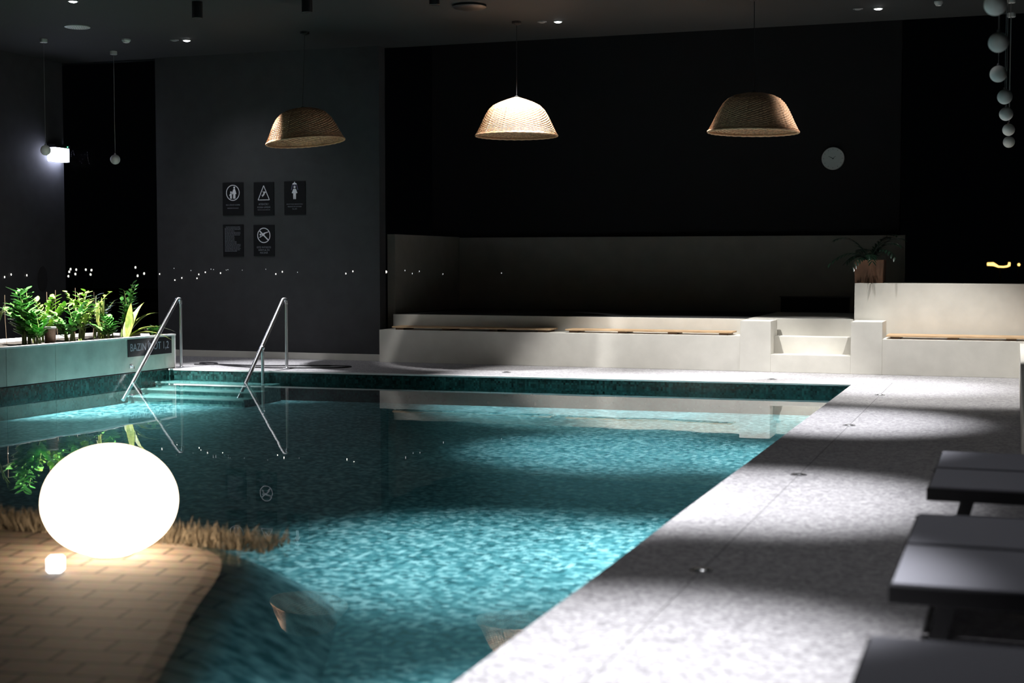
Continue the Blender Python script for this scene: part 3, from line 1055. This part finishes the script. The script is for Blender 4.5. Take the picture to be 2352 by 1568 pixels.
# ------------------------------------------------------------------ frosted globe pendants
def pendant(x, y, z, label, dia=.14):
    t = thing('globe_pendant', (x, y, ZC), label, 'lamp', 'small frosted globe pendants')
    MB().ball((x, y, z), dia / 2, 28, 18).build('glass_globe', M['frosted'], t, smooth=True)
    MB().lathe(x, y, z + dia / 2, [(.012, -.006), (.012, .012), (.006, .02)], 12).build('cap', M['steel'], t)
    MB().tube([(x, y, z + dia / 2 + .01), (x, y, ZC - .02)], .0035, 6).build('cord', M['cord'], t)
    MB().lathe(x, y, ZC, [(.05, 0), (.05, -.045), (.045, -.05)], 24).build('ceiling_mount', M['offwhite'], t)
for (x, y, z, lb) in [
    (-.15, 9.40, 2.99, 'frosted globe pendant cut by the top edge of the photo, nearest of the right row'),
    (-.145, 10.62, 2.93, 'second nearest frosted globe pendant in the row on the right'),
    (-.172, 12.84, 2.985, 'third nearest frosted globe pendant in the row on the right'),
    (-.13, 14.36, 2.955, 'middle frosted globe pendant of the seven in the right row'),
    (-.127, 15.74, 2.927, 'third farthest frosted globe pendant in the row on the right'),
    (-.110, 17.43, 2.91, 'second farthest frosted globe pendant in the row on the right'),
    (-.11, 18.44, 2.85, 'farthest and lowest hanging frosted globe pendant in the right row'),
    (-12.23, 17.47, 2.86, 'frosted globe pendant hanging before the dark window strip'),
    (-12.45, 16.20, 2.905, 'frosted globe pendant hanging before the bright emergency light')]:
    pendant(x, y, z, lb)

# ------------------------------------------------------------------ ceiling fittings
def downlight(x, y, on, label):
    t = thing('ceiling_downlight', (x, y, ZC), label, 'ceiling light', 'recessed ceiling downlights')
    MB().lathe(x, y, ZC, [(.060, .0), (.060, -.008), (.048, -.010), (.042, -.004)], 28).build('trim_ring', M['offwhite'] if on else M['cord'], t, smooth=True)
    MB().lathe(x, y, ZC, [(.040, -.002), (.040, -.012), (.025, -.018), (.004, -.02)], 24).build('lens', M['lamp_on'] if on else M['lamp_dim'], t, smooth=True)
for x, y, on, lb in [(-10.68, 16.93, 1, 'lit ceiling downlight above and left of the dim wicker pendant'),
                     (-5.465, 17.17, 1, 'lit ceiling downlight above the middle wicker pendant'),
                     (-1.60, 17.56, 1, 'lit ceiling downlight above and right of the wicker pendant near the clock'),
                     (-10.32, 13.97, 1, 'lit ceiling downlight cut by the top edge above the round ceiling vent'),
                     (-10.83, 16.86, 0, 'unlit ceiling downlight left of the lit one above the planter'),
                     (-5.66, 17.12, 0, 'unlit ceiling downlight left of the lit one over the middle wicker pendant'),
                     (-1.83, 17.50, 0, 'unlit ceiling downlight left of the lit one near the right')]:
    downlight(x, y, on, lb)
t = thing('ceiling_vent', (-11.39, 15.5, ZC), 'pale round perforated ceiling vent at the upper left', 'vent')
MB().lathe(-11.39, 15.5, ZC, [(.16, 0), (.16, -.010), (.148, -.014)], 40).build('vent_disc', M['offwhite'], t, smooth=True)
b = MB()
for i in range(1, 5):
    for j in range(i * 6):
        a = 2 * PI * j / (i * 6)
        b.lathe(-11.39 + .03 * i * math.cos(a), 15.5 + .03 * i * math.sin(a), ZC, [(.007, -.0135), (.007, -.0146)], 8)
b.build('perforations', M['cord'], t)
t = thing('smoke_detector', (-11.41, 16.59, ZC), 'round white smoke detector on the ceiling at the upper left', 'smoke detector')
MB().lathe(-11.41, 16.59, ZC, [(.06, 0), (.06, -.02), (.05, -.03), (.045, -.03)], 32).build('housing', M['offwhite'], t, smooth=True)
MB().lathe(-11.41, 16.59, ZC, [(.046, -.029), (.042, -.045), (.02, -.052), (.003, -.053)], 32).build('sensor_dome', M['frosted'], t, smooth=True)
for x, y, dz, lb in [(-9.0, 14.5, .19, 'left black cylinder fitting hanging below the ceiling'), (-7.74, 14.81, .145, 'middle black cylinder fitting at the top edge'), (-6.36, 15.30, .06, 'right black cylinder fitting at the top edge, by the dark disc')]:
    t = thing('black_ceiling_cylinder', (x, y, ZC), lb, 'ceiling light', 'black ceiling cylinders')
    MB().lathe(x, y, ZC, [(.062, 0), (.062, -dz + .004), (.058, -dz), (.05, -dz)], 28).build('housing', M['black'], t, smooth=True)
    MB().lathe(x, y, ZC, [(.05, -dz + .02), (.045, -dz + .001), (.004, -dz + .001)], 24).build('reflector', M['frame'], t)
t = thing('ceiling_disc', (-6.1, 15.74, ZC), 'flat dark round fitting on the ceiling at the top edge', 'ceiling fitting')
MB().lathe(-6.1, 15.74, ZC, [(.20, 0), (.20, -.025), (.18, -.04)], 40).build('cover', M['black'], t, smooth=True)
t = thing('ceiling_sensor', (-.90, 17.33, ZC), 'small round sensor on the ceiling at the top edge, far right', 'sensor')
MB().lathe(-.90, 17.33, ZC, [(.05, 0), (.05, -.02), (.03, -.05), (.004, -.055)], 28).build('sensor_dome', M['offwhite'], t, smooth=True)

# ------------------------------------------------------------------ emergency light on the left wall
t = thing('emergency_light', (-13.7, 18.03, 2.9), 'bright bluish emergency light box on the left wall', 'emergency light')
MB().box(-13.7, -13.55, 17.86, 18.21, 3.10, 3.155, .004).build('housing', M['black'], t)
MB().box(-13.7, -13.56, 17.87, 18.20, 2.90, 3.10, .008).build('diffuser', M['emergency'], t)
MB().box(-13.55, -13.544, 18.14, 18.155, 3.115, 3.13).build('indicator', M['led'], t)

t = thing('oval_silhouette', (-13.69, 17.69, 1.13), 'dark upright oval imitating a reflected silhouette on the left wall above the plants', 'dark_surface')  # made-up flat oval imitating a dark reflected silhouette
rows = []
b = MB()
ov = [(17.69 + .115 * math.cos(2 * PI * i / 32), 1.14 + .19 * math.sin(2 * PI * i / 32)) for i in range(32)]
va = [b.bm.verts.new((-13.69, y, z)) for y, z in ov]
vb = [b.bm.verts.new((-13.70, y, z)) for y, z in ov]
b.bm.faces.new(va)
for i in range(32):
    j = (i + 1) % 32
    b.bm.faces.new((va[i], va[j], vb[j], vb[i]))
b.build('silhouette_sheet', M['dark_surface'], t)

# ------------------------------------------------------------------ tiny lights, wall dots imitating reflected city lights
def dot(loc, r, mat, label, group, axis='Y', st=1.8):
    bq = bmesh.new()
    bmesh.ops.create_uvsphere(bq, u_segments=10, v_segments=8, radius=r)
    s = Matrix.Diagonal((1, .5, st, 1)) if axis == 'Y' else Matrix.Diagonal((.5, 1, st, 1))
    o = MB().add(bq, Matrix.Translation(loc) @ s).build('light_dot', mat, at=loc, smooth=True)
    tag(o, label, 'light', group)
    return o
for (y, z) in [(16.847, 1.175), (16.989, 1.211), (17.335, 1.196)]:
    dot((-13.692, y, z), .008, M['city'], 'tiny white city-light reflection built as a dot on the left wall', 'reflected city lights on the left wall', 'X')
struct(MB().box(-70, 30, 21.6, 90, -.7, -.6).build('ground_outside', M['black_wall']))
def street_lamp(x, y, z, label, group):
    t = thing('street_lamp', (x, y, -.6), label, 'street light', group)
    bq = bmesh.new()
    bmesh.ops.create_uvsphere(bq, u_segments=10, v_segments=8, radius=.024)
    MB().add(bq, Matrix.Translation((x, y, z)) @ Matrix.Diagonal((1, .6, 1.8, 1))).build('lamp_head', M['city'], t, smooth=True)
    MB().tube([(x, y + .03, -.6), (x, y + .03, z - .01)], .012, 6).build('lamp_post', M['black'], t)
for (x, z) in [(-45.134, .897), (-44.74, 1.007), (-44.821, .876), (-44.878, .657), (-44.403, .986), (-44.459, .768), (-43.833, .987), (-43.499, .966), (-43.554, .749), (-40.928, 1.1), (-40.81, .693), (-40.432, .801)]:
    street_lamp(x, 60, z, 'distant street light in the dark window strip above the planter', 'distant lights in the dark window')
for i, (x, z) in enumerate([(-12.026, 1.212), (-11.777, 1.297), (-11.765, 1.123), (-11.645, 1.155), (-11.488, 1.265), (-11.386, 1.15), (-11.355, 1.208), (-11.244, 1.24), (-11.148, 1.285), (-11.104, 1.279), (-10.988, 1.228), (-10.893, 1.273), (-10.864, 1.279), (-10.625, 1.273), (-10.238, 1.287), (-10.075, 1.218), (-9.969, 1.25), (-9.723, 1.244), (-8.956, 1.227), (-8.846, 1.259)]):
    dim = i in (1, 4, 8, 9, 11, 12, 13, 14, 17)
    dot((x, 18.245, z), .0035 if dim else .006, M['city_soft'] if dim else M['city'], 'tiny white city-light reflection built as a dot below the black notices', 'reflected city lights below the notices')
for (x, z) in [(-27.391, .919), (-27.7, .817)]:
    street_lamp(x, 60, z, 'distant street light in the black gap beside the alcove', 'distant lights in the black gap')
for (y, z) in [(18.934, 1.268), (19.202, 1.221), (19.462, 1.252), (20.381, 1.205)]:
    dot((-8.345, y, z), .006, M['city_soft'], 'tiny white city-light reflection built as a dot on the alcove side wall', 'reflected city lights on the alcove side wall', 'X')
dot((-7.638, 21.085, 1.215), .0045, M['city_soft'], 'tiny dim city-light reflection built as a dot at the back of the alcove', 'reflected city light on the alcove back wall')
o = MB().tube(bend([(-1.10, 60, 1.29), (-.86, 60, 1.29), (-.70, 60, 1.19), (-.45, 60, 1.17), (-.28, 60, 1.20), (-.25, 60, 1.34)], .08), [.09] * 2 + [.07] * 12 + [.04] * 14 + [.06] * 2, 8) if False else \
    MB().tube([(-1.09, 60, 1.29), (-.86, 60, 1.29), (-.76, 60, 1.24), (-.66, 60, 1.19), (-.48, 60, 1.18), (-.34, 60, 1.20), (-.26, 60, 1.24), (-.25, 60, 1.36)], [.06, .07, .05, .035, .03, .035, .05, .04], 8)
o = o.build('curved_light', M['neon'], at=(-.7, 60, 1.2), smooth=True)
tag(o, 'curved orange light far outside, at the right edge above the white wall', 'light')
MB().tube([(-.6, 60.02, -.6), (-.6, 60.02, 1.19)], .03, 8).build('lamp_post', M['black'], o)
o = dot((.105, 60, 1.27), .055, M['neon'], 'small orange light dot at the right edge beside the curved orange light', 'orange lights outside', st=1.0)
MB().tube([(.105, 60.02, -.6), (.105, 60.02, 1.26)], .02, 8).build('lamp_post', M['black'], o)

# ------------------------------------------------------------------ potted palm on the white wall
pt = thing('potted_palm', (-1.78, 18.95, 1.122), 'dark palm in a square terracotta pot on the white planter wall', 'potted plant')
b = MB()
b.grid([[(-1.78 + s * a, 18.95 + s * c, z) for a, c in ((-1, -1), (1, -1), (1, 1), (-1, 1))] for s, z in ((.175, 1.122), (.185, 1.42), (.165, 1.42), (.16, 1.36))], True, True)
b.build('pot', M['terracotta'], pt)
MB().box(-1.94, -1.62, 18.79, 19.11, 1.37, 1.385).build('potting_soil', M['soil'], pt)
rnd = random.Random(5)
for k in range(12):
    a = k * 2 * PI / 12 + rnd.uniform(-.2, .2)
    ln = rnd.uniform(.40, .62)
    up = rnd.uniform(.5, 1.0)
    base = Vector((-1.78, 18.95, 1.37))
    d = Vector((math.cos(a), math.sin(a), 0))
    path = [base + d * (ln * f ** 1.2 * (1.25 - .6 * up)) + Vector((0, 0, ln * (1.3 * up * f - (1.25 - .5 * up) * f ** 2.4 * .75))) for f in [i / 10 for i in range(11)]]
    fr = MB().tube(path, [.007 - .0055 * i / 10 for i in range(11)], 5).build('frond_stem', M['leaf_d'], pt)
    lb = MB()
    for i in range(2, 11):
        td = (path[i] - path[i - 1]).normalized()
        for sd in (-1, 1):
            s = td.cross(Vector((0, 0, 1)))
            s = s.normalized() * sd if s.length > .01 else d.cross(Vector((0, 0, 1))) * sd
            leaf(lb, path[i], s * .8 + td * .9 + Vector((0, 0, -.15)), (0, 0, 1), .17 * (1 - .05 * i), .028, .25)
    lb.build('leaflets', M['leaf_d'], fr, smooth=True)

# ------------------------------------------------------------------ sun loungers
def make_lounger(x0, y0, y1, label):
    """x0 is the foot end towards the pool"""
    t = thing('sun_lounger', (x0 + .9, (y0 + y1) / 2, 0), label, 'sun lounger', 'sun loungers on the right deck')
    L = 1.25
    for nm, ya, yb in (('side_rail', y0, y0 + .035), ('side_rail', y1 - .035, y1)):
        MB().box(x0, x0 + 1.95, ya, yb, .285, .342, .004).build(nm, M['frame'], t)
    MB().box(x0 + .0, x0 + .03, y0 + .035, y1 - .035, .29, .335, .004).build('end_rail', M['frame'], t)
    MB().box(x0 + 1.92, x0 + 1.95, y0 + .035, y1 - .035, .29, .335, .004).build('end_rail', M['frame'], t)
    MB().box(x0 + .012, x0 + L, y0 + .012, y1 - .012, .335, .352, .006).build('sling_seat', M['fabric'], t)
    a = R(32)
    rows = []
    for f in (0, .5, 1):
        for dz in (0,):
            rows.append([(x0 + L + .01 + .72 * f * math.cos(a), y, .346 + .72 * f * math.sin(a)) for y in (y0 + .012, y1 - .012)])
    bk = MB().grid(rows).build('backrest', M['fabric'], t)
    md = bk.modifiers.new('thickness', 'SOLIDIFY')
    md.thickness = .016
    for ya in (y0 + .012, y1 - .042):
        for xa, dx in ((x0 + .16, -.07), (x0 + 1.62, .07)):
            b = MB()
            rr = [[(xa + o_x, ya, .29), (xa + .055 + o_x, ya, .29), (xa + .055 + o_x, ya + .03, .29), (xa + o_x, ya + .03, .29)] for o_x in (0,)]
            rr.append([(xa + dx, ya, 0), (xa + .045 + dx, ya, 0), (xa + .045 + dx, ya + .03, 0), (xa + dx, ya + .03, 0)])
            b.grid(rr, True, True)
            b.build('leg', M['frame'], t)
    return t
for y0, y1, lb in [(7.53, 8.20, 'farthest grey sling sun lounger at the right edge'),
                   (6.86, 7.50, 'second farthest grey sun lounger, joined to the farthest one'),
                   (5.46, 6.13, 'middle grey sun lounger of the five, far half of the nearer pair'),
                   (4.74, 5.43, 'second nearest grey sun lounger, with a thick dark front rail'),
                   (3.40, 4.07, 'nearest grey sun lounger in the bottom right corner')]:
    make_lounger(-.375, y0, y1, lb)
